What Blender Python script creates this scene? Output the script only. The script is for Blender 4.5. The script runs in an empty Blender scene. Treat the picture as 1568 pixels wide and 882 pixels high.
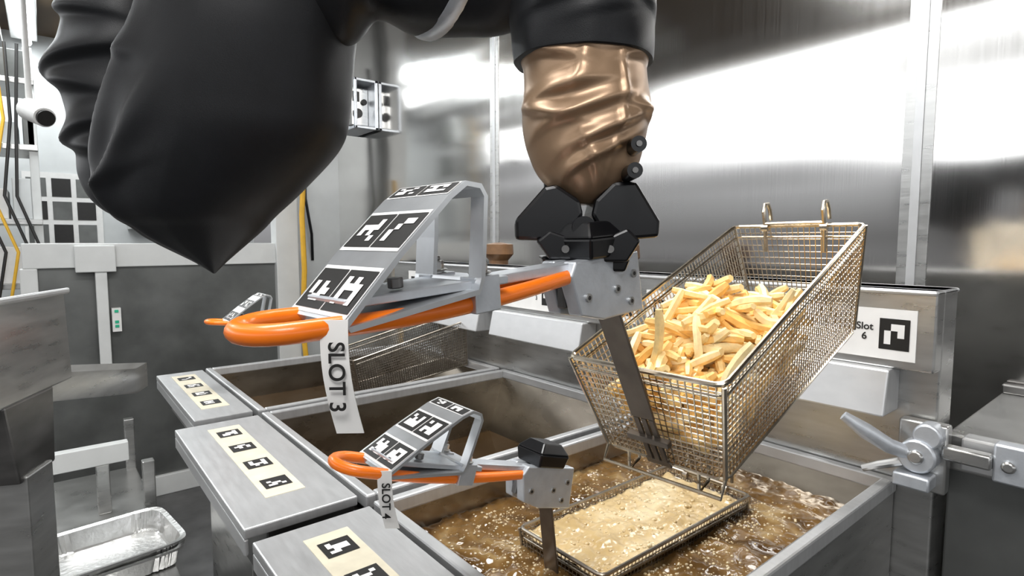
import bpy, math, random
from mathutils import Vector, Matrix, noise
random.seed(7)
scene = bpy.context.scene
try:
    scene.view_settings.view_transform = 'Standard'
    scene.view_settings.look = 'None'
except Exception: pass

# ------------------------------------------------------------ materials
def new_mat(name):
    m = bpy.data.materials.new(name); m.use_nodes = True
    nt = m.node_tree; b = nt.nodes['Principled BSDF']
    return m, nt, b
def simple(name, col, metal=0.0, rough=0.5, var=0.12, nscale=30.0, bump=0.0, bscale=200.0, stretch=(1,1,1), spec=0.5, rvar=0.0, coat=0.0, sheen=0.0):
    m, nt, b = new_mat(name)
    tc = nt.nodes.new('ShaderNodeTexCoord'); mp = nt.nodes.new('ShaderNodeMapping')
    mp.inputs['Scale'].default_value = stretch
    nt.links.new(tc.outputs['Object'], mp.inputs['Vector'])
    nz = nt.nodes.new('ShaderNodeTexNoise'); nz.inputs['Scale'].default_value = nscale; nz.inputs['Detail'].default_value = 5
    nt.links.new(mp.outputs['Vector'], nz.inputs['Vector'])
    rp = nt.nodes.new('ShaderNodeValToRGB')
    c = Vector(col)
    rp.color_ramp.elements[0].position = 0.3; rp.color_ramp.elements[1].position = 0.7
    rp.color_ramp.elements[0].color = (*(c*(1-var)), 1); rp.color_ramp.elements[1].color = (*(c*(1+var)), 1)
    nt.links.new(nz.outputs['Fac'], rp.inputs['Fac'])
    nt.links.new(rp.outputs['Color'], b.inputs['Base Color'])
    b.inputs['Metallic'].default_value = metal; b.inputs['Roughness'].default_value = rough
    b.inputs['Specular IOR Level'].default_value = spec
    b.inputs['Coat Weight'].default_value = coat
    b.inputs['Sheen Weight'].default_value = sheen; b.inputs['Sheen Roughness'].default_value = .4
    if rvar > 0:
        mr = nt.nodes.new('ShaderNodeMapRange')
        mr.inputs['To Min'].default_value = max(0.03, rough-rvar); mr.inputs['To Max'].default_value = rough+rvar
        nt.links.new(nz.outputs['Fac'], mr.inputs['Value']); nt.links.new(mr.outputs['Result'], b.inputs['Roughness'])
    if bump > 0:
        n2 = nt.nodes.new('ShaderNodeTexNoise'); n2.inputs['Scale'].default_value = bscale; n2.inputs['Detail'].default_value = 3
        nt.links.new(mp.outputs['Vector'], n2.inputs['Vector'])
        bp = nt.nodes.new('ShaderNodeBump'); bp.inputs['Strength'].default_value = bump; bp.inputs['Distance'].default_value = 0.002
        nt.links.new(n2.outputs['Fac'], bp.inputs['Height']); nt.links.new(bp.outputs['Normal'], b.inputs['Normal'])
    return m

M = {}
M['steel'] = simple('brushed_steel', (.52,.52,.51), .92, .30, .10, 12, .06, 40, (1,1,6), rvar=.10)
M['steel_top'] = simple('satin_steel', (.58,.585,.59), .60, .36, .06, 20, .05, 60, (6,1,1), rvar=.08)
M['steel_dark'] = simple('worn_steel', (.21,.205,.20), 1, .38, .25, 9, .10, 30, (1,1,3), rvar=.12)
M['alu'] = simple('cast_aluminium', (.60,.63,.67), .70, .42, .08, 60, .08, 300)
M['alu_sheet'] = simple('aluminium_sheet', (.68,.70,.72), .80, .30, .05, 60)
M['wire'] = simple('basket_wire', (.64,.57,.46), 1, .24, .2, 60)
M['wire_dark'] = simple('basket_wire_used', (.36,.32,.27), 1, .35, .2, 60)
M['strap'] = simple('strap_steel', (.17,.15,.13), .9, .38, .25, 30)
M['black_fab'] = simple('black_fabric', (.005,.0055,.007), 0, .44, .2, 40, .10, 1500, spec=.36, sheen=.04)
M['brown_fab'] = simple('bronze_fabric', (.38,.25,.155), .42, .35, .08, 25, .06, 1500, spec=.5)
M['black_plastic'] = simple('black_plastic', (.005,.005,.006), 0, .28, .2, 40, spec=.4)
M['orange'] = simple('orange_vinyl', (1.0,.21,.008), 0, .33, .04, 30, .03, 200, coat=.2)
M['white'] = simple('white_label', (.82,.81,.79), 0, .5, .04, 30)
M['ivory'] = simple('ivory_label', (.64,.59,.46), 0, .5, .08, 40)
M['ink'] = simple('black_ink', (.012,.011,.010), 0, .45, .2, 50)
M['frame_white'] = simple('white_frame', (.68,.69,.68), .1, .45, .06, 8)
M['panel_grey'] = simple('grey_panel', (.15,.155,.15), .6, .42, .3, 5, .05, 20)
M['pale_panel'] = simple('pale_panel', (.58,.60,.60), .4, .4, .08, 5)
M['floor'] = simple('floor_tile', (.10,.10,.10), 0, .5, .3, 8, .1, 60)
M['ceiling'] = simple('ceiling_panel', (.13,.085,.045), 0, .6, .1, 4)
M['yellow'] = simple('yellow_hose', (.75,.42,.03), 0, .4, .1, 20)
M['knob'] = simple('brown_knob', (.17,.085,.035), 0, .45, .2, 40)
M['foil'] = simple('foil', (.80,.80,.79), .9, .30, .05, 60, .9, 60)
M['green'] = simple('green_dot', (.02,.45,.25), 0, .4, .1, 20)
M['vat_in'] = simple('vat_interior', (.33,.295,.245), 1, .28, .25, 10, .08, 30, (1,1,2), rvar=.1)
fr = [(.91,.60,.22),(.94,.70,.32),(.86,.51,.15),(.95,.76,.41)]
FR = [simple('fry_%d'%i, c, 0, .42, .18, 90, .2, 300, spec=.4, coat=.12) for i,c in enumerate(fr)]

def wall_mat():
    m, nt, b = new_mat('stainless_wall')
    b.inputs['Base Color'].default_value = (.60,.59,.575,1); b.inputs['Metallic'].default_value = 1
    tc = nt.nodes.new('ShaderNodeTexCoord'); mp = nt.nodes.new('ShaderNodeMapping'); mp.inputs['Scale'].default_value = (1,.35,3.0)
    nt.links.new(tc.outputs['Object'], mp.inputs['Vector'])
    n1 = nt.nodes.new('ShaderNodeTexNoise'); n1.inputs['Scale'].default_value = 1.7; n1.inputs['Detail'].default_value = 1
    nt.links.new(mp.outputs['Vector'], n1.inputs['Vector'])
    mp2 = nt.nodes.new('ShaderNodeMapping'); mp2.inputs['Scale'].default_value = (1,140,1.2)
    nt.links.new(tc.outputs['Object'], mp2.inputs['Vector'])
    n2 = nt.nodes.new('ShaderNodeTexNoise'); n2.inputs['Scale'].default_value = 3; n2.inputs['Detail'].default_value = 4
    nt.links.new(mp2.outputs['Vector'], n2.inputs['Vector'])
    b1 = nt.nodes.new('ShaderNodeBump'); b1.inputs['Strength'].default_value = .5; b1.inputs['Distance'].default_value = .011
    nt.links.new(n1.outputs['Fac'], b1.inputs['Height'])
    b2 = nt.nodes.new('ShaderNodeBump'); b2.inputs['Strength'].default_value = .03; b2.inputs['Distance'].default_value = .0004
    nt.links.new(n2.outputs['Fac'], b2.inputs['Height']); nt.links.new(b1.outputs['Normal'], b2.inputs['Normal'])
    nt.links.new(b2.outputs['Normal'], b.inputs['Normal'])
    mr = nt.nodes.new('ShaderNodeMapRange'); mr.inputs['To Min'].default_value = .09; mr.inputs['To Max'].default_value = .15
    nt.links.new(n2.outputs['Fac'], mr.inputs['Value']); nt.links.new(mr.outputs['Result'], b.inputs['Roughness'])
    return m
M['wall'] = wall_mat()

def oil_mat(name, c0, c1, c2, scale, rough, bstr=.6, bd=.002, p=(.35,.52,.68)):
    m, nt, b = new_mat(name)
    tc = nt.nodes.new('ShaderNodeTexCoord')
    n = nt.nodes.new('ShaderNodeTexNoise'); n.inputs['Scale'].default_value = scale*.25; n.inputs['Detail'].default_value = 5; n.inputs['Distortion'].default_value = 1.0
    nt.links.new(tc.outputs['Object'], n.inputs['Vector'])
    v = nt.nodes.new('ShaderNodeTexVoronoi'); v.inputs['Scale'].default_value = scale*2.5; v.feature='SMOOTH_F1'
    nt.links.new(tc.outputs['Object'], v.inputs['Vector'])
    rp = nt.nodes.new('ShaderNodeValToRGB'); e = rp.color_ramp.elements
    e[0].position = p[0]; e[0].color = (*c0,1); e[1].position = p[2]; e[1].color = (*c2,1)
    x = e.new(p[1]); x.color = (*c1,1)
    nt.links.new(n.outputs['Fac'], rp.inputs['Fac']); nt.links.new(rp.outputs['Color'], b.inputs['Base Color'])
    b.inputs['Roughness'].default_value = rough
    b.inputs['Coat Weight'].default_value = .5; b.inputs['Coat Roughness'].default_value = .05
    if bstr>0:
        bp = nt.nodes.new('ShaderNodeBump'); bp.inputs['Strength'].default_value = bstr; bp.inputs['Distance'].default_value = bd
        nt.links.new(v.outputs['Distance'], bp.inputs['Height'])
        nt.links.new(bp.outputs['Normal'], b.inputs['Normal'])
    return m
M['oil'] = oil_mat('frying_oil', (.055,.026,.008), (.19,.105,.035), (.50,.36,.17), 36, .06, .25, .003, (.36,.55,.74))
M['foam'] = oil_mat('oil_foam', (.52,.365,.165), (.62,.46,.235), (.74,.60,.37), 40, .25, .5, .0025)
M['oil_calm'] = oil_mat('calm_oil', (.035,.018,.006), (.045,.024,.008), (.06,.03,.01), 6, .06, 0)
M['bubble'] = simple('oil_bubble', (.50,.38,.21), 0, .06, .25, 60, spec=.9, coat=.8)

def emit(name, col, s):
    m, nt, b = new_mat(name)
    b.inputs['Base Color'].default_value = (.8,.8,.8,1)
    b.inputs['Emission Color'].default_value = (*col,1); b.inputs['Emission Strength'].default_value = s
    return m
M['lamp'] = emit('lamp_diffuser', (.95,.98,1), 10)

# ------------------------------------------------------------ mesh builder
import bmesh
class MB:
    def __init__(s): s.v=[]; s.f=[]; s.m=[]; s.mats=[]; s.xf=Matrix.Identity(4)
    def mi(s, mat):
        if isinstance(mat,str): mat=M[mat]
        if mat not in s.mats: s.mats.append(mat)
        return s.mats.index(mat)
    def add(s, vs, fs, mat):
        o=len(s.v); k=s.mi(mat)
        s.v += [s.xf @ Vector(p) for p in vs]
        s.f += [tuple(i+o for i in f) for f in fs]; s.m += [k]*len(fs)
    def box(s, a, b, mat):
        x0,y0,z0=a; x1,y1,z1=b
        s.add([(x0,y0,z0),(x1,y0,z0),(x1,y1,z0),(x0,y1,z0),(x0,y0,z1),(x1,y0,z1),(x1,y1,z1),(x0,y1,z1)],
              [(0,3,2,1),(4,5,6,7),(0,1,5,4),(1,2,6,5),(2,3,7,6),(3,0,4,7)], mat)
    def hexa(s, p, mat):
        s.add(p, [(0,3,2,1),(4,5,6,7),(0,1,5,4),(1,2,6,5),(2,3,7,6),(3,0,4,7)], mat)
    def prism(s, poly, y0, y1, mat):     # poly in x,z extruded along y
        n=len(poly)
        s.add([(x,y0,z) for x,z in poly]+[(x,y1,z) for x,z in poly],
              [tuple(range(n)), tuple(range(2*n-1,n-1,-1))]+[(i,i+n,(i+1)%n+n,(i+1)%n) for i in range(n)], mat)
    def tube(s, path, r, mat, seg=8, closed=False, flat=1.0):
        P=[Vector(p) for p in path]; n=len(P); vs=[]; fs=[]
        prev=None
        for i in range(n):
            if closed: t=(P[(i+1)%n]-P[i-1])
            else: t=(P[min(i+1,n-1)]-P[max(i-1,0)])
            if t.length<1e-9: t=Vector((0,0,1))
            t.normalize()
            if prev is None:
                a=Vector((0,0,1)) if abs(t.z)<.9 else Vector((1,0,0))
                u=(a-t*a.dot(t)).normalized()
            else:
                u=(prev-t*prev.dot(t)).normalized()
            prev=u; w=t.cross(u)
            rr = r[i] if isinstance(r,(list,tuple)) else r
            for k in range(seg):
                an=2*math.pi*(k+.5)/seg
                vs.append(P[i]+u*rr*math.cos(an)+w*rr*flat*math.sin(an))
        m = n if closed else n-1
        for i in range(m):
            j=(i+1)%n
            for k in range(seg):
                l=(k+1)%seg
                fs.append((i*seg+k,i*seg+l,j*seg+l,j*seg+k))
        if not closed:
            fs.append(tuple(range(seg-1,-1,-1))); fs.append(tuple((n-1)*seg+k for k in range(seg)))
        s.add(vs,fs,mat)
    def cyl(s, a, b, r, mat, seg=20, r2=None):
        s.tube([a,b],[r, r if r2 is None else r2],mat,seg)
    def dome(s, c, r, mat, seg=8, h=1.0):
        vs=[];fs=[]
        for (z,q) in ((-.3,.95),(.2,.98),(.65,.76),(.92,.39)):
            for k in range(seg):
                a=2*math.pi*k/seg; vs.append((c[0]+r*q*math.cos(a),c[1]+r*q*math.sin(a),c[2]+r*z*h))
        vs.append((c[0],c[1],c[2]+r*h))
        for i in range(3):
            for k in range(seg):
                l=(k+1)%seg; fs.append((i*seg+k,i*seg+l,(i+1)*seg+l,(i+1)*seg+k))
        for k in range(seg): fs.append((3*seg+k,3*seg+(k+1)%seg,4*seg))
        s.add(vs,fs,mat)
    def obj(s, name, parent=None, smooth=False, bevel=0, sub=0, angle=35):
        me=bpy.data.meshes.new(name); me.from_pydata([tuple(v) for v in s.v],[],s.f)
        for mt in s.mats: me.materials.append(mt)
        for p,k in zip(me.polygons,s.m): p.material_index=k
        me.update()
        bm=bmesh.new(); bm.from_mesh(me); bmesh.ops.recalc_face_normals(bm, faces=bm.faces); bm.to_mesh(me); bm.free()
        o=bpy.data.objects.new(name,me); scene.collection.objects.link(o)
        if parent: o.parent=parent
        if bevel>0:
            md=o.modifiers.new('bevel','BEVEL'); md.width=bevel; md.segments=2; md.limit_method='ANGLE'; md.angle_limit=math.radians(40)
        if sub>0:
            md=o.modifiers.new('sub','SUBSURF'); md.levels=sub; md.render_levels=sub
        if smooth:
            for p in me.polygons: p.use_smooth=True
            try: me.set_sharp_from_angle(angle=math.radians(angle))
            except Exception: pass
        return o
def empty(name, loc=(0,0,0), rot=None, mat=None):
    e=bpy.data.objects.new(name,None); scene.collection.objects.link(e); e.empty_display_size=.05
    if mat is not None: e.matrix_world=mat
    else:
        e.location=loc
        if rot: e.rotation_euler=rot
    return e

def marker(mb, o, u, v, seed, n=None, base='ink', cells=4):
    rnd=random.Random(seed); o=Vector(o);u=Vector(u);v=Vector(v)
    nn=u.cross(v).normalized() if n is None else Vector(n)
    a=nn*.0004
    mb.add([o+a,o+u+a,o+u+v+a,o+v+a],[(0,1,2,3)],base)
    a=nn*.0008; b=.17; c=(1-2*b)/cells
    for i in range(cells):
        for j in range(cells):
            if rnd.random()<.55:
                p=o+u*(b+i*c)+v*(b+j*c)+a
                mb.add([p,p+u*c,p+u*c+v*c,p+v*c],[(0,1,2,3)],'white')

def text(body, size, mat, parent, mtx, extrude=.0001):
    c=bpy.data.curves.new('lettering','FONT'); c.body=body; c.size=size; c.extrude=extrude; c.align_x='CENTER'; c.align_y='CENTER'
    c.offset=size*.015
    o=bpy.data.objects.new('lettering',c); scene.collection.objects.link(o); c.materials.append(M[mat])
    o.parent=parent; o.matrix_local=mtx
    return o
def basis(o,x,y):
    x=Vector(x).normalized(); y=Vector(y).normalized(); z=x.cross(y)
    return Matrix((( x.x,y.x,z.x,o[0]),(x.y,y.y,z.y,o[1]),(x.z,y.z,z.z,o[2]),(0,0,0,1)))

# ------------------------------------------------------------ room
WX=1.37
b=MB(); b.box((-2.6,-1.6,-.05),(WX+.05,5.4,0),'floor'); b.obj('floor')
b=MB(); b.box((WX,-1.6,0),(WX+.05,3.3,2.7),'wall'); b.obj('wall_right')
b=MB(); b.box((-1.2,5.3,0),(WX+.05,5.4,2.7),'pale_panel'); wb=b.obj('wall_back')
b=MB(); b.box((-1.4,-1.6,2.7),(WX+.05,5.4,2.75),'ceiling'); b.obj('ceiling')
b=MB(); b.box((1.04,3.3,0),(WX+.05,3.36,2.7),'pale_panel'); b.obj('wall_return')
for i,y in enumerate((.384,1.78)):
    b=MB(); b.box((WX-.003,y-.026,0),(WX,y+.026,2.7),'steel'); b.box((WX-.006,y-.008,0),(WX-.003,y+.008,2.7),'steel_top')
    b.obj('trim_%d'%(i+1),bevel=.001)
e=empty('framed_partition')
b=MB()
b.box((-.08,3.22,1.14),(1.1,3.28,1.25),'frame_white')
b.box((.97,3.2,0),(1.09,3.29,2.6),'frame_white')
b.box((-.09,3.22,0),(-.03,3.28,1.14),'frame_white')
b.box((-.08,3.22,.0),(1.1,3.28,.1),'frame_white')
b.box((.17,3.19,.62),(.215,3.22,1.2),'frame_white')
b.box((.10,3.18,1.12),(.25,3.22,1.24),'frame_white')
b.obj('frame',e,bevel=.004)
b=MB(); b.box((-.03,3.24,.1),(.97,3.26,1.14),'panel_grey')
b.obj('panel',e)
b=MB(); b.box((.225,3.2,.84),(.26,3.235,.95),'white')
for z in (.86,.88,.93): b.box((.235,3.195,z),(.25,3.2,z+.012),'green')
b.obj('terminal_box',e)

b=MB(); b.tube([(1.10,3.12,1.62),(1.085,3.12,1.4),(1.09,3.12,1.1),(1.07,3.12,.8),(1.08,3.1,.6),(1.13,3.08,.25),(1.13,3.08,0.0)],.014,'yellow'); b.obj('yellow_hose',smooth=True)
b=MB(); b.tube([(1.17,3.296,2.3),(1.165,3.28,1.75),(1.16,3.27,1.5),(1.19,3.27,1.3),(1.2,3.295,1.15)],.008,'black_plastic'); b.obj('black_cable',smooth=True)

e=empty('wall_bracket_box')
b=MB()
x0=1.24
b.box((x0,2.86,1.84),(WX-.001,2.88,1.855),'alu'); b.box((x0,2.76,2.065),(WX-.001,3.0,2.08),'alu'); b.box((x0,2.76,1.83),(WX-.001,3.0,1.845),'alu')
b.box((x0,2.76,1.83),(x0+.014,2.775,2.08),'alu'); b.box((WX-.02,2.76,1.83),(WX-.001,3.0,2.08),'alu')
b.box((x0+.02,2.84,1.86),(WX-.02,2.98,2.05),'steel')
b.obj('housing',e,bevel=.003)
b=MB(); b.cyl((1.29,2.83,1.92),(1.29,2.84,1.92),.024,'ink'); b.cyl((1.325,2.83,1.98),(1.325,2.84,1.98),.015,'ink'); b.box((1.265,2.835,1.98),(1.30,2.84,2.03),'ink'); b.obj('ports',e)

def lamp_fix(name,a,b_,w=.03):
    e=empty(name); m=MB(); a=Vector(a); c=Vector(b_)
    m.tube([a,c],w*.6,'lamp',12); m.obj('tube',e,smooth=True)
    m=MB(); m.box((min(a.x,c.x)-w*1.3,a.y-.03,a.z+w*.5),(max(a.x,c.x)+w*1.3,c.y+.03,a.z+w*1.6),'frame_white'); m.obj('housing',e,bevel=.004)
    m=MB()
    for yy in (a.y+.1,c.y-.1): m.cyl((a.x,yy,a.z+w*1.5),(a.x,yy,2.7),.006,'steel')
    m.obj('hangers',e)
lamp_fix('added_reflection_tube',(-.05,4.0,2.6),(-.02,5.15,2.6),.042)
lamp_fix('added_reflection_tube',(-.75,-.7,2.25),(-.75,2.6,2.25),.04)  # unseen tube added so its reflection brightens a band on the steel wall

# ------------------------------------------------------------ deep fryers
def oilz(x,y): return .845+.005*noise.noise((x*26,y*26,1))+.0035*noise.noise((x*60,y*60,5))+.0015*noise.noise((x*140,y*140,8))
def fryer(name, y0, y1, mode, seed, px0=.175):
    e=empty(name)
    xf,xb=.335,.99
    b=MB()
    b.box((xf,y0+.004,.0),(xf+.012,y1-.004,.86),'steel_dark')
    b.box((xf+.012,y0+.003,.0),(xb,y0+.009,.89),'steel'); b.box((xf+.012,y1-.009,.0),(xb,y1-.003,.89),'steel')
    b.box((xb-.012,y0+.009,0),(xb,y1-.009,.89),'steel')
    b.box((xf-.012,y0+.05,.18),(xf,y1-.05,.72),'steel')
    b.cyl((xf-.04,y0+.12,.64),(xf-.04,y1-.12,.64),.007,'alu')
    b.cyl((xf-.04,y0+.13,.64),(xf-.008,y0+.13,.64),.006,'alu'); b.cyl((xf-.04,y1-.13,.64),(xf-.008,y1-.13,.64),.006,'alu')
    b.obj('cabinet',e,bevel=.002)
    b=MB(); w=.016; zt=.90
    b.box((xf,y0,zt-.022),(xf+w,y1,zt),'steel_top'); b.box((xb-w,y0,zt-.022),(xb,y1,zt),'steel_top')
    b.box((xf+w,y0,zt-.022),(xb-w,y0+w,zt),'steel_top'); b.box((xf+w,y1-w,zt-.022),(xb-w,y1,zt),'steel_top')
    b.obj('rim',e,bevel=.003)
    b=MB(); i0,i1=y0+w-.002,y1-w+.002; a0,a1=xf+w-.002,xb-w+.002; zb=.62
    top=[(a0,i0,.88),(a1,i0,.88),(a1,i1,.88),(a0,i1,.88)]
    bot=[(a0+.02,i0+.01,zb),(a1-.10,i0+.01,zb),(a1-.10,i1-.01,zb),(a0+.02,i1-.01,zb)]
    b.add(top+bot,[(0,1,5,4),(1,2,6,5),(2,3,7,6),(3,0,4,7),(4,5,6,7)],'vat_in')
    b.obj('well',e)
    zl={'boil':.845,'calm':.74,'low':.80}[mode]
    b=MB(); nx,ny=(170,120) if mode=='boil' else (4,4); vs=[];fs=[]
    dd=(.88-zl)/(.88-zb)
    ax0,ax1=a0+.02*dd,a1-.10*dd+.001; ay0,ay1=i0+.01*dd,i1-.01*dd
    for i in range(nx+1):
        for j in range(ny+1):
            x=ax0+(ax1-ax0)*i/nx; y=ay0+(ay1-ay0)*j/ny
            vs.append((x,y,oilz(x,y) if mode=='boil' else zl))
    for i in range(nx):
        for j in range(ny):
            k=i*(ny+1)+j; fs.append((k,k+ny+1,k+ny+2,k+1))
    b.add(vs,fs,'oil' if mode=='boil' else 'oil_calm'); b.obj('oil_surface',e,smooth=True,angle=180)
    b=MB()
    b.box((px0,y0+.012,.884),(xf-.008,y1-.006,.898),'steel_top'); b.box((px0,y0+.012,.862),(px0+.006,y1-.006,.884),'steel_top')
    b.box((px0+.03,y0+.02,.80),(xf-.01,y1-.02,.884),'steel_dark')
    b.obj('front_plate',e,bevel=.002)
    b=MB(); L=(y1-y0); s0=y0+L*.17; s1=y1-L*.10; xc=(px0+xf)/2-.004
    b.box((xc-.028,s0,.898),(xc+.028,s1,.8988),'ivory')
    n=4; st=(s1-s0)/n; sz=.038
    for k in range(n):
        yy=s0+st*(k+.5)-sz/2
        marker(b,(xc-.019,yy+sz,.8989),(0,-sz,0),(sz,0,0),seed*10+k,n=(0,0,1))
    b.obj('marker_strip',e)
    return e
F3=fryer('deep_fryer',.28,.715,'boil',1)
fryer('deep_fryer',.735,1.245,'calm',2)
F1=fryer('deep_fryer',1.265,1.785,'low',3,.215)

e=empty('fryer_backsplash')
b=MB()
b.box((.994,.235,.0),(1.06,1.84,1.19),'steel')
b.box((.962,.235,1.072),(.994,1.84,1.19),'steel')
b.box((.955,.235,1.183),(1.07,1.84,1.19),'steel_top')
for (a,c) in ((.285,.42),(.44,.70),(.90,1.24),(1.30,1.75)):
    b.hexa([(.93,a,1.004),(.994,a,1.004),(.994,c,1.004),(.93,c,1.004),(.945,a,1.072),(.994,a,1.072),(.994,c,1.072),(.945,c,1.072)],'steel_top')
b.obj('sheet',e,bevel=.003)
b=MB(); yl=.258; k=0
slots=[]
while yl<1.75:
    b.box((.9605,yl,1.085),(.962,min(yl+.225,1.835),1.160),'white')
    sz=.046
    marker(b,(.9603,yl+.008+sz*.85,1.100),(0,-sz*.85,0),(0,0,sz),100+k,n=(-1,0,0),cells=3)
    if yl+.2<1.83: marker(b,(.9603,yl+.165+sz*.9,1.100),(0,-sz*.9,0),(0,0,sz*.9),200+k,n=(-1,0,0),cells=3)
    slots.append(yl); yl+=.25; k+=1
b.obj('labels',e)
for i,yl in enumerate(slots):
    text('Slot\n%d'%(6-i),.015,'ink',e,basis((.9598,yl+.067,1.124),(0,-1,0),(0,0,1)))
for y in (1.41,.92):
    m=MB(); m.tube([(1.10,y,1.0),(1.10,y,1.20),(1.10,y,1.22),(1.10,y,1.25),(1.10,y,1.256)],[.03,.03,.047,.045,.01],'knob',24); m.obj('flue_cap',smooth=True)

# ------------------------------------------------------------ basket
def lerp(a,b,t): return a+(b-a)*t
def basket(mtx, wire, tag=True, slot='3', L=.37, W=.16, D0=.102, D1=.135, r=.0007):
    e=empty('fryer_basket',mat=mtx)
    tp=.017
    def T(x,y): return Vector((x*L, (y-.5)*W, 0))
    def B(x,y): return Vector((lerp(.006,L-.012,x), (y-.5)*(W-2*tp), -lerp(D0,D1,x)))
    b=MB(); sp=.0068
    nl=int(L/sp); nw=int(W/sp); nd=int(.115/sp)
    for y in (0,1):
        for i in range(1,nl): b.tube([T(i/nl,y),B(i/nl,y)],r,wire,4)
        for j in range(1,nd):
            t=j/nd; b.tube([T(0,y).lerp(B(0,y),t),T(1,y).lerp(B(1,y),t)],r,wire,4)
    for x in (0,1):
        for i in range(1,nw): b.tube([T(x,i/nw),B(x,i/nw)],r,wire,4)
        for j in range(1,nd):
            t=j/nd; b.tube([T(x,0).lerp(B(x,0),t),T(x,1).lerp(B(x,1),t)],r,wire,4)
    for i in range(1,nl): b.tube([B(i/nl,0),B(i/nl,1)],r,wire,4)
    for i in range(1,nw): b.tube([B(0,i/nw),B(1,i/nw)],r,wire,4)
    b.obj('wire_mesh',e)
    b=MB(); R=.0026
    def ring(pts,rr): b.tube(pts,rr,wire,8,closed=True)
    def rr4(F,off):
        c=[F(0,0),F(1,0),F(1,1),F(0,1)]; o=[]
        for i in range(4):
            p=c[i];q=c[i-1];n=c[(i+1)%4]
            o+= [p+(q-p).normalized()*.008, p+(q-p).normalized()*.0025+(n-p).normalized()*.0025, p+(n-p).normalized()*.008]
        return [v+off for v in o]
    ring(rr4(T,Vector((0,0,.001))),R); ring(rr4(B,Vector((0,0,-.001))),.0020)
    ring(rr4(lambda x,y:T(x,y).lerp(B(x,y),.10),Vector((0,0,0))),.0013)
    for x in (0,1):
        for y in (0,1): b.tube([T(x,y),B(x,y)],.0022,wire,8)
    for dx in (-.012,):
        b.tube([B(0,0)+Vector((0,0,0)),B(0,0)+Vector((dx,.0,-.012)),B(0,1)+Vector((dx,0,-.012)),B(0,1)],.0018,wire,6)
        for yy in (.2,.8):
            p=B(0,yy); b.tube([p,p+Vector((-.006,0,-.02)),p+Vector((.012,0,-.02)),p+Vector((.02,0,-.002))],.0018,wire,6)
    hy=.036
    for sgn in (-1,1):
        y=sgn*hy
        b.tube([(L-.012,y,-.03),(L-.004,y,.0),(L-.003,y,.022),(L+.004,y,.030),(L+.012,y,.028),(L+.016,y,.018),(L+.016,y,.004)],.0026,wire,8)
        b.cyl((L-.004,y-.004,-.0),(L-.004,y+.004,-.0),.005,wire,10)
    b.tube([(L-.004,-hy,.006),(L-.004,hy,.006)],.0022,wire,8)
    b.obj('frame',e,smooth=True)
    b=MB()
    def sb(x,z,y0,y1,x2,z2,t=.003):
        b.hexa([(x-t,y0,z),(x,y0,z),(x,y1,z),(x-t,y1,z),(x2-t,y0,z2),(x2,y0,z2),(x2,y1,z2),(x2-t,y1,z2)],'strap')
    sb(-.006,-.045,-.012,.012,-.022,.085)
    for yy in (-.012,-.004,.004): sb(.002,-.098,yy+.001,yy+.0065,-.006,-.045)
    sb(.0035,-.104,-.013,.013,.002,-.097)
    b.box((-.010,-.022,-.072),(-.003,.022,-.066),'strap')
    b.obj('strap',e,bevel=.0008)
    ang=math.atan2(.0657,.2155)
    X=Matrix.Translation((-.035,0,.100))@Matrix.Rotation(ang,4,'Y')
    b=MB(); b.xf=X
    pl=[(-.042,.012),(-.036,.022),(.042,.024),(.048,-.026),(-.005,-.026),(-.032,-.019)]
    b.prism(pl,-.017,-.004,'alu'); b.prism(pl,.004,.017,'alu')
    b.box((-.036,-.004,-.014),(.038,.004,.018),'steel_dark')
    b.obj('clamp_block',e,bevel=.0015)
    b=MB(); b.xf=X
    for (x,z) in ((-.024,-.006),(.012,-.004),(.034,.006),(.030,-.016)):
        b.cyl((x,-.0185,z),(x,-.016,z),.0034,'steel',14); b.cyl((x,-.0187,z),(x,-.0184,z),.0018,'ink',6)
    b.obj('screws',e,smooth=True)
    b=MB(); b.xf=X
    c=[(-.022,-.020),(.020,-.020),(.020,.020),(-.022,.020)]
    b.hexa([(x,y,.022) for x,y in c]+[(x*1.15,y*1.15,.038) for x,y in c],'black_plastic')
    b.hexa([(x*1.15,y*1.15,.038) for x,y in c]+[(x*.7,y*.7,.050) for x,y in c],'black_plastic')
    b.obj('grip_cap',e,bevel=.002)
    p0=Vector((-.066,0,.121)); p1=Vector((-.286,0,.187)); d=(p1-p0); Ls=d.length; d.normalize()
    path=[]
    w0,w1=.010,.026
    for k in range(9):
        t=k/8; s_=t*(Ls-w1)
        path.append(p0+d*s_+Vector((0,-lerp(w0,w1,min(1,t*1.3)),-.004*math.sin(t*3.1))))
    c=p0+d*(Ls-w1)
    for k in range(1,12):
        an=math.pi*k/12; path.append(c+d*w1*math.sin(an)+Vector((0,-w1*math.cos(an),0)))
    for k in range(8,-1,-1):
        t=k/8; s_=t*(Ls-w1)
        path.append(p0+d*s_+Vector((0,lerp(w0,w1,min(1,t*1.3)),-.004*math.sin(t*3.1))))
    b=MB(); b.tube(path,.0054,'orange',14); b.obj('handle_grip',e,smooth=True,angle=80)
    hv=Vector((-d.z,0,d.x))*-1
    if hv.z<0: hv=-hv
    def fr_(s_,y,h): return p0+d*s_+Vector((0,y,0))+hv*h
    b=MB()
    b.hexa([fr_(-.02,-.011,.003),fr_(.12,-.010,.003),fr_(.12,.010,.003),fr_(-.02,.011,.003),
            fr_(-.02,-.011,.010),fr_(.12,-.010,.009),fr_(.12,.010,.009),fr_(-.02,.011,.010)],'alu')
    b.hexa([fr_(.078,-.028,.006),fr_(.185,-.022,.006),fr_(.185,.022,.006),fr_(.078,.028,.006),
            fr_(.078,-.028,.011),fr_(.185,-.022,.011),fr_(.185,.022,.011),fr_(.078,.028,.011)],'alu')
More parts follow.
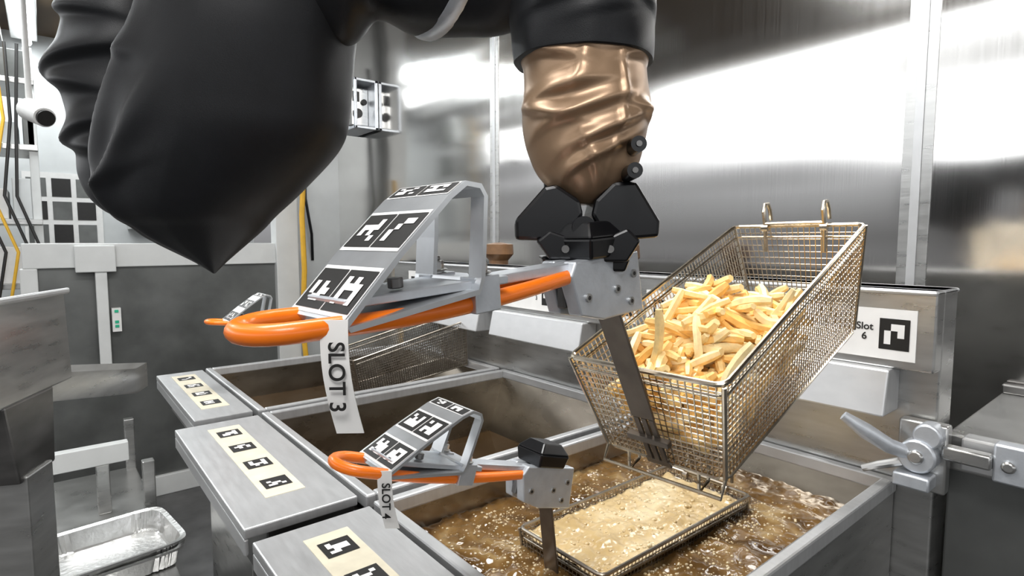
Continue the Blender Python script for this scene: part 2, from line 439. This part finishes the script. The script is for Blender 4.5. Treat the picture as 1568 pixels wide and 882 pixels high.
    for s_ in (.096,):
        for y in (-.022,.022):
            b.hexa([fr_(s_-.010,y-.007,-.009),fr_(s_+.010,y-.007,-.009),fr_(s_+.010,y+.007,-.009),fr_(s_-.010,y+.007,-.009),
                    fr_(s_-.010,y-.007,.013),fr_(s_+.010,y-.007,.013),fr_(s_+.010,y+.007,.013),fr_(s_-.010,y+.007,.013)],'alu')
            b.cyl(fr_(s_,y,.012),fr_(s_,y,.021),.0052,'steel',6); b.cyl(fr_(s_,y,.014),fr_(s_,y,.0155),.0072,'steel',16)
            b.cyl(fr_(s_,y,.021),fr_(s_,y,.024),.003,'steel_dark',10)
    b.cyl(fr_(.15,.014,.012),fr_(.15,.014,.018),.0045,'steel_dark',6); b.cyl(fr_(.15,-.014,.012),fr_(.15,-.014,.018),.0045,'steel_dark',6)
    b.obj('tang',e,bevel=.001)
    prof=[(-.2480,.172),(-.2495,.1775),(-.207,.1985),(-.167,.2155),(-.153,.2190),(-.1425,.2140),(-.1405,.206),(-.1500,.184),(-.1600,.162),(-.167,.155)]
    t=.003; n=len(prof); inn=[]
    cx=sum(p[0] for p in prof)/n; cz=sum(p[1] for p in prof)/n
    P2=[Vector((p[0],p[1])) for p in prof]
    for i in range(n):
        tt=(P2[(i+1)%n]-P2[i-1]).normalized(); nn=Vector((tt.y,-tt.x))
        if nn.dot(Vector((cx,cz))-P2[i])<0: nn=-nn
        inn.append(P2[i]+nn*t)
    y0,y1=-.034,.034
    b=MB()
    def strip(i,ya,yb):
        j=(i+1)%n
        vs=[(P2[i].x,ya,P2[i].y),(P2[j].x,ya,P2[j].y),(P2[j].x,yb,P2[j].y),(P2[i].x,yb,P2[i].y),
            (inn[i].x,ya,inn[i].y),(inn[j].x,ya,inn[j].y),(inn[j].x,yb,inn[j].y),(inn[i].x,yb,inn[i].y)]
        b.add(vs,[(0,1,2,3),(4,7,6,5),(0,4,5,1),(3,2,6,7),(0,3,7,4),(1,5,6,2)],'alu_sheet')
    for i in range(n):
        if i in (6,7): strip(i,y0,y0+.012); strip(i,y1-.020,y1)
        else: strip(i,y0,y1)
    b.obj('marker_bracket',e,smooth=True,angle=40)
    b=MB()
    def seg(a,c,f0,f1,seed):
        a=Vector((a[0],0,a[1])); c=Vector((c[0],0,c[1])); u=(c-a); nn=Vector((-u.z,0,u.x)).normalized()
        A=a+u*f0; U=u*(f1-f0)
        o=A+Vector((0,y0+.002,0)); V=Vector((0,(y1-y0)-.004,0))
        b.add([o+nn*.0003,o+U+nn*.0003,o+U+V+nn*.0003,o+V+nn*.0003],[(0,1,2,3)],'white')
        half=(y1-y0)/2-.003
        for k,yy in enumerate((y0+.003,y0+half+.0035)):
            marker(b,A+U*.08+Vector((0,yy,0))+nn*.0002,U*.84,(0,half-.001,0),seed+k,n=nn,cells=4)
    seg(prof[1],prof[2],.05,.74,int(slot)*7)
    seg(prof[2],prof[3],-.02,.72,int(slot)*11); seg(prof[3],prof[4],.05,.95,int(slot)*13)
    b.obj('fiducials',e)
    if tag:
        R3=Matrix(mtx).to_3x3().inverted()
        g=(R3@Vector((0,0,-1))).normalized()
        wv=(R3@Vector((.80,-.60,0))).normalized()
        tn=(R3@Vector((-.60,-.80,0))).normalized()
        o=fr_(.196,-.032,.004)
        b=MB(); nseg=10; ln=.056; hw=.0066
        def q_(f): return o+g*ln*f+tn*.0025*math.sin(f*4)+wv*.006*f*f
        vs=[];fs=[]
        for k in range(nseg+1):
            q=q_(k/nseg)
            for off in (-.0003,.0003): vs+= [q-wv*hw+tn*off,q+wv*hw+tn*off]
        for k in range(nseg):
            a=k*4; fs+=[(a,a+1,a+5,a+4),(a+2,a+6,a+7,a+3),(a,a+4,a+6,a+2),(a+1,a+3,a+7,a+5)]
        fs+=[(0,2,3,1),(nseg*4,nseg*4+1,nseg*4+3,nseg*4+2)]
        b.add(vs,fs,'white'); b.obj('slot_tag',e,smooth=True)
        m=basis(q_(.48)+tn*.0018,g,wv)
        if (m.to_3x3()@Vector((0,0,1))).dot(tn)<0: m=basis(q_(.48)+tn*.0018,g,-wv)
        text('SLOT '+slot,.0108,'ink',e,m)
    return e

def bm(x,y,z,yaw,tl): return Matrix.Translation((x,y,z))@Matrix.Rotation(math.radians(yaw),4,'Z')@Matrix.Rotation(-math.radians(tl),4,'Y')
MBK=bm(.403,.315,1.145,4,21.2)
basket(MBK,'wire',slot='3',L=.37)
basket(bm(.484,.500,.868,0,0),'wire_dark',slot='4',L=.338,W=.15)
basket(bm(.60,1.46,.950,0,12),'wire_dark',tag=False,slot='5',L=.36,r=.0011)

# foam inside submerged basket
b=MB(); vs=[];fs=[]; nx,ny=130,60
def foamz(x,y):
    r=max(0,noise.noise((x*38,y*38,2)))
    return .858+.007*r+.0025*noise.noise((x*90,y*90,9))+.001*noise.noise((x*200,y*200,4))
for i in range(nx+1):
    for j in range(ny+1):
        x=.489+.327*i/nx; y=.428+.144*j/ny
        vs.append((x,y,foamz(x,y)))
for i in range(nx):
    for j in range(ny):
        k=i*(ny+1)+j; fs.append((k,k+ny+1,k+ny+2,k+1))
b.add(vs,fs,'foam')
rnd=random.Random(11)
for k in range(260):
    x=.492+.320*rnd.random(); y=.431+.138*rnd.random(); r=rnd.choice((.0015,.002,.003,.0045))
    b.dome((x,y,foamz(x,y)-r*.2),r,'foam',10,.6)
b.obj('frying_foam',F3,smooth=True,angle=180)
b=MB()
k=0
while k<1800:
    x=rnd.uniform(.37,.955); y=rnd.uniform(.31,.69)
    if .480<x<.825 and .422<y<.578: continue
    dx=max(.478-x,x-.823,0); dy=max(.427-y,y-.577,0); ds=math.hypot(dx,dy)
    dens=math.exp(-ds/.03)*.9+.02+1.2*max(0,noise.noise((x*13,y*13,3))-.15)
    if rnd.random()>dens: continue
    b.dome((x,y,oilz(x,y)),rnd.choice((.0008,.0011,.0016,.0024)),'bubble',8,.7); k+=1
b.obj('oil_bubbles',F3,smooth=True,angle=180)

# ------------------------------------------------------------ fries
def fry(b,p,q,th,rnd):
    p=Vector(p);q=Vector(q); d=(q-p); n=6
    a=Vector((rnd.uniform(-1,1),rnd.uniform(-1,1),rnd.uniform(-1,1))); bend=d.cross(a).normalized()*d.length*rnd.uniform(.02,.14)
    path=[];rr=[]
    for k in range(n+1):
        t=k/n; path.append(p+d*t+bend*math.sin(math.pi*t)); rr.append(th*(.72 if k in (0,n) else rnd.uniform(.93,1.08)))
    b.tube(path,rr,rnd.choice(FR),6,flat=rnd.uniform(.8,1.0))
def surf(x):
    pts=[(0,-.026),(.05,-.024),(.10,-.018),(.16,-.012),(.21,-.015),(.240,-.045),(.29,-.10)]
    for (a,za),(c,zc) in zip(pts,pts[1:]):
        if x<=c: return lerp(za,zc,(x-a)/(c-a))
    return -.11
rnd=random.Random(3); b=MB(); b.xf=MBK
cnt=0
while cnt<430:
    top = cnt<180
    x=rnd.uniform(.012,.260); D=lerp(.102,.135,x/.37)
    zt=surf(x); z = zt-rnd.uniform(0,.022) if top else rnd.uniform(-D+.008,max(zt-.01,-D+.012))
    y=rnd.uniform(-.066,.066)
    if top and rnd.random()<.5: y=rnd.uniform(-.02,.066)
    z += (y*.12 if top else 0)
    ln=rnd.uniform(.034,.062); an=rnd.uniform(0,2*math.pi); el=rnd.gauss(0,.30 if not top else .45)
    d=Vector((math.cos(an)*math.cos(el),math.sin(an)*math.cos(el),math.sin(el)))*ln
    p=Vector((x,y,z)); q=p+d; ok=True
    for w in (p,q):
        if w.x<.010 or w.x>.28: ok=False; break
        Dw=lerp(.102,.135,w.x/.37); yl=.080-.017*min(1,max(0,-w.z/Dw))-.009
        if abs(w.y)>yl or w.z<-Dw+.008 or w.z>surf(w.x)+(.024 if top else .004): ok=False
    if not ok: continue
    fry(b,p,q,rnd.uniform(.0042,.0058),rnd); cnt+=1
fry(b,(.045,.02,-.03),(.062,.01,.03),.0054,rnd)
b.obj('french_fries',smooth=True,angle=50)
b=MB()
for k in range(14):
    x=rnd.uniform(.375,.44); y=rnd.uniform(1.33,1.45); an=rnd.uniform(0,3.1)
    p=Vector((x,y,.803+rnd.uniform(0,.006))); fry(b,p,p+Vector((math.cos(an),math.sin(an),.02))*.05,.005,rnd)
b.obj('stray_french_fries',F1,smooth=True)

# ------------------------------------------------------------ robot arm
RB=Matrix.Translation((.343,.3266,1.24))@Matrix.Rotation(math.radians(-39.3),4,'Z')
arm=empty('robot_arm',mat=RB)
def cr(p0,p1,p2,p3,t):
    return tuple(.5*((2*b_)+(-a+c)*t+(2*a-5*b_+4*c-d)*t*t+(-a+3*b_-3*c+d)*t**3) for a,b_,c,d in zip(p0,p1,p2,p3))
def loft(b,secs,axis,mat,fold,nseg=96,sub=10,off=(0,0)):
    rows=[]
    secs=[(t,ca+off[0],cb+off[1],ra,rb) for t,ca,cb,ra,rb in secs]
    n=len(secs)
    for i in range(n-1):
        p=[secs[max(i-1,0)],secs[i],secs[i+1],secs[min(i+2,n-1)]]
        for k in range(sub): rows.append(cr(*p,k/sub))
    rows.append(secs[-1])
    vs=[];fs=[]
    for t,ca,cb,ra,rb in rows:
        ra=max(ra,.0005); rb=max(rb,.0005)
        for k in range(nseg):
            an=2*math.pi*k/nseg; c=math.cos(an); s_=math.sin(an)
            f=fold(an,t); m=min(ra,rb)
            A=ca+c*(ra+f*min(1,m/.03)); B=cb+s_*(rb+f*min(1,m/.03))
            vs.append((A,B,t) if axis=='z' else (t,A,B))
    for i in range(len(rows)-1):
        for k in range(nseg):
            l=(k+1)%nseg; fs.append((i*nseg+k,i*nseg+l,(i+1)*nseg+l,(i+1)*nseg+k))
    fs.append(tuple(range(nseg))); fs.append(tuple((len(rows)-1)*nseg+k for k in range(nseg-1,-1,-1)))
    b.add(vs,fs,mat)
def dang(an):
    d=an-1.5*math.pi
    while d<-math.pi: d+=2*math.pi
    while d>math.pi: d-=2*math.pi
    return d
def G(x,w): return math.exp(-(x/w)**2)
def asym(x,w): return math.exp(-(x/(w*(1.6 if x>0 else .7)))**2)
def hfold(L,an,t):
    da=dang(an); s=0
    for z0,k,w,A,dc,aw in L: s+=A*asym(t-(z0+k*da),w)*G(da-dc,aw)
    return s
def vfold(L,an,t):
    da=dang(an); s=0
    for d0,t0,k,w,A,zc,zw in L: s+=A*asym(da-(d0+k*(t-t0)),w)*G(t-zc,zw)
    return s
VF=[(-.85,.16,3.0,.13,.010,.17,.07),(-1.15,.12,-2.5,.13,.009,.12,.05),(-.60,.10,6.0,.12,.007,.09,.05),(-.9,.07,-7,.13,.006,.06,.04),(-.2,.26,4,.2,.004,.25,.06),(-1.3,.17,5,.12,.007,.16,.05)]
HF=[(.155,-.03,.009,.004,-1.0,.5),(.095,.03,.008,.004,-.8,.4)]
def f_front(an,t):
    c,s_=math.cos(an),math.sin(an)
    return .004*noise.noise((c*1.3,s_*1.3,t*7+3))+vfold(VF,an,t)+hfold(HF,an,t)-.009*max(0,-c)
BF=[(.270,.004,.008,.006,-.6,1.2),(.235,-.010,.008,.008,-.9,1.0),(.200,.012,.010,.009,-.7,1.1),(.165,-.012,.009,.008,-.9,.9),(.135,.014,.009,.008,-.8,1.0),(.105,-.010,.008,.006,-.8,.9)]
def f_back(an,t):
    c,s_=math.cos(an),math.sin(an)
    return hfold(BF,an,t)+.004*noise.noise((c*1.2,s_*1.2,t*12))-.004
def f_link(an,t):
    c,s_=math.cos(an),math.sin(an)
    return .005*noise.noise((c*1.5,s_*1.5,t*20))
b=MB()
loft(b,[(.33,-.298,.07,.098,.085),(.291,-.298,.07,.098,.085),(.253,-.301,.07,.0947,.085),(.2216,-.3074,.07,.0978,.085),(.190,-.3133,.07,.0990,.085),
        (.1396,-.3268,.07,.1075,.08),(.108,-.3340,.07,.1060,.075),(.070,-.3530,.07,.0910,.065),(.045,-.3650,.07,.0760,.055),
        (.0323,-.3638,.07,.0637,.042),(.0197,-.3626,.07,.0489,.03),(.0008,-.3532,.07,.0174,.012),(-.0106,-.3484,.07,.001,.001)],
     'z','black_fab',f_front,nseg=180,sub=14,off=(.007,0))
loft(b,[(.35,-.4400,.14,.0680,.07),(.3155,-.4400,.14,.0680,.07),(.2742,-.4430,.14,.0650,.07),(.2398,-.4440,.14,.0660,.07),(.2123,-.4470,.14,.0690,.07),(.1848,-.4490,.14,.0710,.07),
        (.1504,-.4460,.14,.0700,.07),(.116,-.4380,.135,.0680,.065),(.0850,-.4300,.125,.0680,.055),(.060,-.4200,.115,.0600,.045),(.043,-.4080,.105,.0420,.03),(.034,-.40,.10,.001,.001)],
     'z','black_fab',f_back,nseg=180,sub=14)
loft(b,[(-.32,.06,.265,.05,.065),(-.26,.06,.262,.05,.065),(-.207,.055,.260,.05,.066),(-.18,.05,.276,.05,.062),(-.146,.045,.266,.05,.064),(-.0977,.03,.262,.05,.066),(-.061,.015,.260,.05,.066),(0,.0,.27,.045,.06),(.03,.0,.285,.03,.05)],
     'x','black_fab',f_link)
def f_hem(an,t):
    return .0030*noise.noise((math.cos(an)*2,math.sin(an)*2,t*30))+.0012+hfold([(.20,.010,.006,.003,-.5,.6),(.215,-.015,.006,.003,.7,.6),(.185,.012,.005,.002,.3,.5)],an,t)
loft(b,[(.34,-.003,0,.055,.05),(.30,-.003,0,.0606,.055),(.2515,-.003,0,.0606,.055),(.2192,-.0043,0,.0577,.053),(.1923,-.003,0,.0563,.052),(.168,-.0016,0,.0550,.051),(.1620,-.0016,0,.0545,.0505)],
     'z','black_fab',f_hem,nseg=140)
b.obj('black_sleeve',arm,smooth=True,angle=180)
CF=[(.152,-.014,.0046,.0060,-.75,.5),(.138,.010,.0055,.0070,-.45,.55),(.120,.018,.0048,.0060,-.2,.7),(.108,-.012,.0050,.0065,-.8,.5),
    (.098,.022,.0050,.0070,.25,.7),(.082,.024,.0046,.0060,.0,.7),(.150,.014,.0050,.0040,.75,.4),(.128,-.008,.0046,.0045,.95,.4)]
CV=[(.42,.13,1.5,.05,.0030,.13,.04),(-.15,.15,6,.12,.004,.15,.02),(.05,.08,-10,.12,.005,.08,.02)]
def f_brown(an,t):
    c,s_=math.cos(an),math.sin(an)
    g=max(0,min(1,(.170-t)/.014))
    return g*(hfold(CF,an,t)+vfold(CV,an,t)-.0040+.004*noise.noise((c*1.3,s_*1.3,t*22)))
b=MB()
loft(b,[(.1700,-.0016,0,.0525,.049),(.1383,.0008,0,.0545,.05),(.1114,.0015,0,.0535,.049),(.0898,.001,0,.0500,.046),(.0737,.0,0,.0430,.040),(.0600,.0,0,.0300,.030),(.050,-.001,0,.016,.016)],
     'z','brown_fab',f_brown,nseg=180,sub=20)
b.obj('bronze_cuff',arm,smooth=True,angle=180)
b=MB(); pth=[]
for k in range(48):
    a=2*math.pi*k/48
    pth.append((-.124+.042*math.cos(a),.034-.062*math.cos(a),.269+.070*math.sin(a)))
b.tube(pth,.0070,'alu',8,closed=True,flat=.5); b.obj('joint_ring',arm,smooth=True)
b=MB()
b.prism([(-.0566,.036),(-.0335,.062),(-.024,.064),(-.006,.052),(-.003,.040),(-.014,.026),(-.020,.020),(-.056,.021)],-.026,.026,'black_plastic')
b.prism([(.0566,.036),(.038,.066),(.020,.066),(.006,.052),(.003,.040),(.012,.026),(.020,.020),(.056,.023)],-.026,.026,'black_plastic')
b.obj('gripper_jaws',arm,bevel=.003)
b=MB()
b.prism([(-.034,.018),(-.020,.034),(.020,.034),(.032,.016),(.024,.000),(-.026,.004)],-.022,.022,'black_plastic')
b.cyl((-.026,0,.05),(-.028,0,.10),.006,'black_plastic'); b.cyl((.030,0,.05),(.030,0,.10),.006,'black_plastic')
b.prism([(-.040,.020),(-.030,.028),(-.006,.020),(-.004,.006),(-.030,.006)],-.034,-.022,'black_plastic')
b.prism([(.040,.020),(.030,.030),(.008,.020),(.010,.004),(.030,.004)],-.034,-.022,'black_plastic')
b.prism([(-.036,.008),(.034,.006),(.030,-.004),(-.032,-.002)],-.026,.026,'black_plastic')
b.obj('gripper_body',arm,bevel=.002)
b=MB()
for (x,z) in ((.0335,.0905),(.031,.0715)):
    b.cyl((x,-.050,z),(x,-.020,z),.0058,'black_plastic',20); b.cyl((x,-.0515,z),(x,-.050,z),.0022,'steel_dark',12)
b.cyl((-.004,-.037,.030),(-.004,-.022,.030),.009,'black_plastic',20)
for x in (-.018,.016): b.cyl((x,-.037,.014),(x,-.034,.014),.003,'steel_dark',12)
b.obj('gripper_bolts',arm,smooth=True)

# ------------------------------------------------------------ right side counter and latch
e=empty('side_counter')
b=MB()
b.box((1.02,-1.2,0),(WX-.008,.225,.93),'panel_grey')
b.box((.988,-1.2,.936),(1.02,.205,.984),'steel_top')
b.box((1.0,-1.2,.93),(WX-.008,.225,.983),'steel')
b.box((WX-.03,-1.2,.983),(WX-.008,.225,1.0),'steel_dark')
b.box((1.0,-.05,.72),(1.02,.08,.80),'alu')
b.obj('body',e,bevel=.003)
e=empty('toggle_latch')
b=MB()
b.box((.965,.215,.90),(.987,.275,1.0),'steel'); b.box((.962,.10,.940),(.987,.165,.992),'alu')
b.cyl((.94,.245,.955),(.985,.245,.955),.024,'alu'); b.cyl((.935,.245,.955),(.942,.245,.955),.010,'steel')
b.cyl((.945,.235,.985),(.975,.235,.985),.018,'alu')
b.cyl((.955,.148,.965),(.962,.148,.965),.008,'steel'); b.cyl((.955,.118,.965),(.962,.118,.965),.008,'steel')
b.prism([(.93,.91),(.965,.91),(.965,.93),(.93,.93)],.225,.27,'alu')
b.box((.955,.165,.955),(.975,.22,.975),'steel')
b.obj('base',e,bevel=.003,smooth=True)
b=MB(); b.tube([(.95,.25,.955),(.93,.275,.965),(.91,.30,.985),(.895,.325,1.005)],[.010,.011,.012,.007],'alu',12,flat=.6)
b.tube([(.95,.255,.945),(.94,.29,.93),(.935,.31,.92)],[.007,.006,.005],'steel',10)
b.obj('lever',e,smooth=True)

# ------------------------------------------------------------ left storage rack & bin
e=empty('steel_chute_bin',(-.075,1.28,0),(0,0,math.radians(-25)))
b=MB()
b.hexa([(-.14,-.10,.985),(.05,-.10,.995),(.05,.14,.995),(-.14,.14,.985),(-.17,-.12,1.11),(.045,-.12,1.165),(.045,.14,1.165),(-.17,.14,1.11)],'steel')
b.hexa([(-.18,-.13,1.105),(.053,-.13,1.160),(.053,.145,1.160),(-.18,.145,1.105),(-.18,-.13,1.115),(.053,-.13,1.172),(.053,.145,1.172),(-.18,.145,1.115)],'steel_top')
b.hexa([(-.04,-.05,.86),(.05,-.05,.86),(.05,.06,.86),(-.04,.06,.86),(-.10,-.07,.985),(.045,-.07,.995),(.045,.08,.995),(-.10,.08,.985)],'steel_dark')
b.obj('bin',e,bevel=.004)
b=MB()
b.box((-.02,-.04,0),(.055,.04,.87),'steel')
b.box((-.025,-.045,.5),(.06,.045,.51),'steel_dark')
b.obj('post',e,bevel=.003)
b=MB()
b.hexa([(.0,.02,.975),(.03,.50,.87),(.03,.58,.87),(0,.10,.975),(0,.02,1.03),(.03,.50,.935),(.03,.58,.935),(0,.10,1.03)],'steel')
b.obj('support_arm',e,bevel=.003)

e=empty('wire_shelf_rack')
b=MB()
for (x,y) in ((-.12,1.84),(.24,2.3),(-.12,2.9),(.24,2.9)):
    b.box((x-.018,y-.018,0),(x+.018,y+.018,.86 if x<.1 and y<2 else .50),'steel')
b.box((-.14,1.82,.26),(.26,2.92,.28),'steel')
b.box((-.14,1.82,.12),(.26,2.92,.135),'steel_dark')
b.box((-.12,2.46,.46),(.20,2.50,.53),'frame_white')
b.box((.10,2.46,.28),(.14,2.50,.46),'steel')
b.obj('frame',e,bevel=.003)

def pan(name,loc,rz,L=.26,W=.17,H=.05):
    b=MB(); vs=[];fs=[]; N=120
    def ringp(a,c,z,rip,off=0):
        o=[]
        for k in range(N):
            an=2*math.pi*k/N; x=math.cos(an); y=math.sin(an); p=.28
            X=math.copysign(abs(x)**p,x)*a; Y=math.copysign(abs(y)**p,y)*c
            r=1+rip*(1 if k%2 else -1)
            o.append((X*r,Y*r,z))
        return o
    rings=[ringp(L*.5,W*.5,H-.002,0),ringp(L*.5,W*.5,H+.004,0),ringp(L*.46,W*.455,H+.001,0),ringp(L*.43,W*.42,.006,.026),ringp(L*.41,W*.40,.002,0)]
    for r in rings: vs+=r
    for i in range(len(rings)-1):
        for k in range(N):
            l=(k+1)%N; fs.append((i*N+k,i*N+l,(i+1)*N+l,(i+1)*N+k))
    fs.append(tuple((len(rings)-1)*N+k for k in range(N)))
    b.add(vs,fs,'foil'); o=b.obj(name,smooth=True,angle=20); o.location=loc; o.rotation_euler=(0,0,rz)
pan('foil_pan',(.11,2.04,.280),math.radians(5),L=.34,W=.32,H=.06)
pan('foil_pan',(.11,2.04,.300),math.radians(7),L=.34,W=.32,H=.06)

# far shelving clutter seen at the left edge
e=empty('equipment_rack')
b=MB()
for x in (-.32,-.02): b.box((x-.02,4.1,0),(x+.02,4.15,2.3),'frame_white')
for z in (.5,1.0,1.35,1.75,2.1): b.box((-.34,4.08,z),(0.0,4.5,z+.03),'steel')
b.obj('frame',e,bevel=.003)
b=MB()
for (x,z,w,h,m) in ((-.28,1.38,.14,.16,'white'),(-.12,1.38,.08,.22,'pale_panel'),(-.28,1.78,.2,.12,'pale_panel'),(-.06,1.78,.05,.2,'panel_grey'),(-.28,1.03,.2,.2,'white'),(-.05,1.03,.05,.12,'ink'),(-.28,2.13,.25,.15,'panel_grey')):
    b.box((x,4.1,z),(x+w,4.4,z+h),m)
b.obj('boxes',e,bevel=.004)
b=MB()
for k in range(5):
    x=-.26+.05*k
    b.tube([(x,4.06,2.3),(x+.03*math.sin(k),4.04,1.9),(x-.04,4.05,1.5),(x+.05,4.04,1.2),(x,4.05,.9)],.008,'ink' if k!=2 else 'yellow',8)
b.obj('cables',e,smooth=True)
b=MB(); b.box((-.10,5.285,1.22),(.35,5.3,1.75),'white')
for i in range(3):
    for j in range(3):
        b.box((-.08+.14*i,5.28,1.25+.165*j),(-.08+.14*i+.11,5.285,1.25+.165*j+.13),'ink' if (i+j)%2 else 'panel_grey')
b.obj('notice_board',wb)
e=empty('wall_cabinet')
b=MB(); b.box((.5,4.9,1.35),(1.0,5.295,1.9),'frame_white'); b.box((.52,4.88,1.37),(.74,4.9,1.88),'pale_panel'); b.box((.76,4.88,1.37),(.98,4.9,1.88),'pale_panel')
b.obj('body',e,bevel=.004)
e=empty('security_camera',(-.02,3.4,1.85))
b=MB(); b.tube([(0,0,0),(.05,-.13,-.05)],[.05,.042],'white',20); b.cyl((.05,-.13,-.05),(.055,-.142,-.055),.034,'ink',20); b.obj('body',e,smooth=True)
b=MB(); b.cyl((0,.02,.03),(0,.02,.85),.012,'white'); b.obj('mount',e,bevel=.002)
e=empty('ceiling_truss')
b=MB()
for x in (-.42,-.16): b.box((x-.015,2.2,2.55),(x+.015,5.2,2.6),'frame_white')
for k in range(10):
    y=2.3+.3*k; b.tube([(-.42,y,2.58),(-.16,y+.15,2.58),(-.42,y+.3,2.58)],.008,'frame_white',6)
for y in (2.3,3.7,5.1):
    for x in (-.42,-.16): b.cyl((x,y,2.58),(x,y,2.7),.008,'steel')
b.obj('truss',e)

# ------------------------------------------------------------ lights and world
def area(name,loc,tgt,sx,sy,en,col=(1,1,1)):
    l=bpy.data.lights.new(name,'AREA'); l.shape='RECTANGLE'; l.size=sx; l.size_y=sy; l.energy=en; l.color=col
    o=bpy.data.objects.new(name,l); scene.collection.objects.link(o); o.location=loc
    o.rotation_euler=(Vector(tgt)-Vector(loc)).to_track_quat('-Z','Y').to_euler(); return o
area('overhead_fill',(.3,.9,2.62),(.35,.9,0),.5,1.6,48,(1,1,.99))  # unseen area lights added overhead to brighten the objects, no fixtures modelled
area('overhead_fill',(-.2,3.9,2.62),(-.1,4.0,0),.6,1.4,56,(.93,.98,1))
area('overhead_fill',(-.55,-.5,2.6),(.3,.6,1.0),.8,.5,26,(1,.99,.98))

w=bpy.data.worlds.new('reflection_band_world'); scene.world=w; w.use_nodes=True
nt=w.node_tree; bg=nt.nodes['Background']
tc=nt.nodes.new('ShaderNodeTexCoord'); sx=nt.nodes.new('ShaderNodeSeparateXYZ'); nt.links.new(tc.outputs['Generated'],sx.inputs[0])
mr=nt.nodes.new('ShaderNodeMapRange'); mr.inputs['From Min'].default_value=-1; mr.inputs['From Max'].default_value=1
nt.links.new(sx.outputs['Z'],mr.inputs['Value'])
rp=nt.nodes.new('ShaderNodeValToRGB'); nt.links.new(mr.outputs['Result'],rp.inputs['Fac'])
stops=[(-1,.10,.09,.08),(-.25,.08,.08,.08),(-.20,.30,.30,.30),(-.16,.08,.08,.08),(-.05,.17,.17,.17),(.02,.34,.34,.35),(.07,.42,.43,.44),(.12,.62,.63,.66),(.145,4.6,4.7,4.8),(.19,4.6,4.7,4.8),(.21,1.0,1.0,1.0),(.235,.38,.37,.36),(.255,.7,.69,.67),(.275,.20,.18,.15),(.45,.14,.11,.08),(1,.4,.4,.4)]  # made-up bright bands by elevation, shaped to streak the steel wall's reflection
el=rp.color_ramp.elements
el[0].position=0; el[0].color=(*stops[0][1:],1); el[1].position=1; el[1].color=(*stops[-1][1:],1)
for s_ in stops[1:-1]:
    x=el.new((s_[0]+1)/2); x.color=(*s_[1:],1)
nt.links.new(rp.outputs['Color'],bg.inputs['Color']); bg.inputs['Strength'].default_value=.92

# ------------------------------------------------------------ camera
cam=bpy.data.cameras.new('camera'); cam.lens=20.02; cam.sensor_width=36; cam.clip_start=.02
co=bpy.data.objects.new('camera',cam); scene.collection.objects.link(co)
co.location=(0,0,1.26); co.rotation_euler=(math.radians(85.3),0,math.radians(-39.3)); scene.camera=co
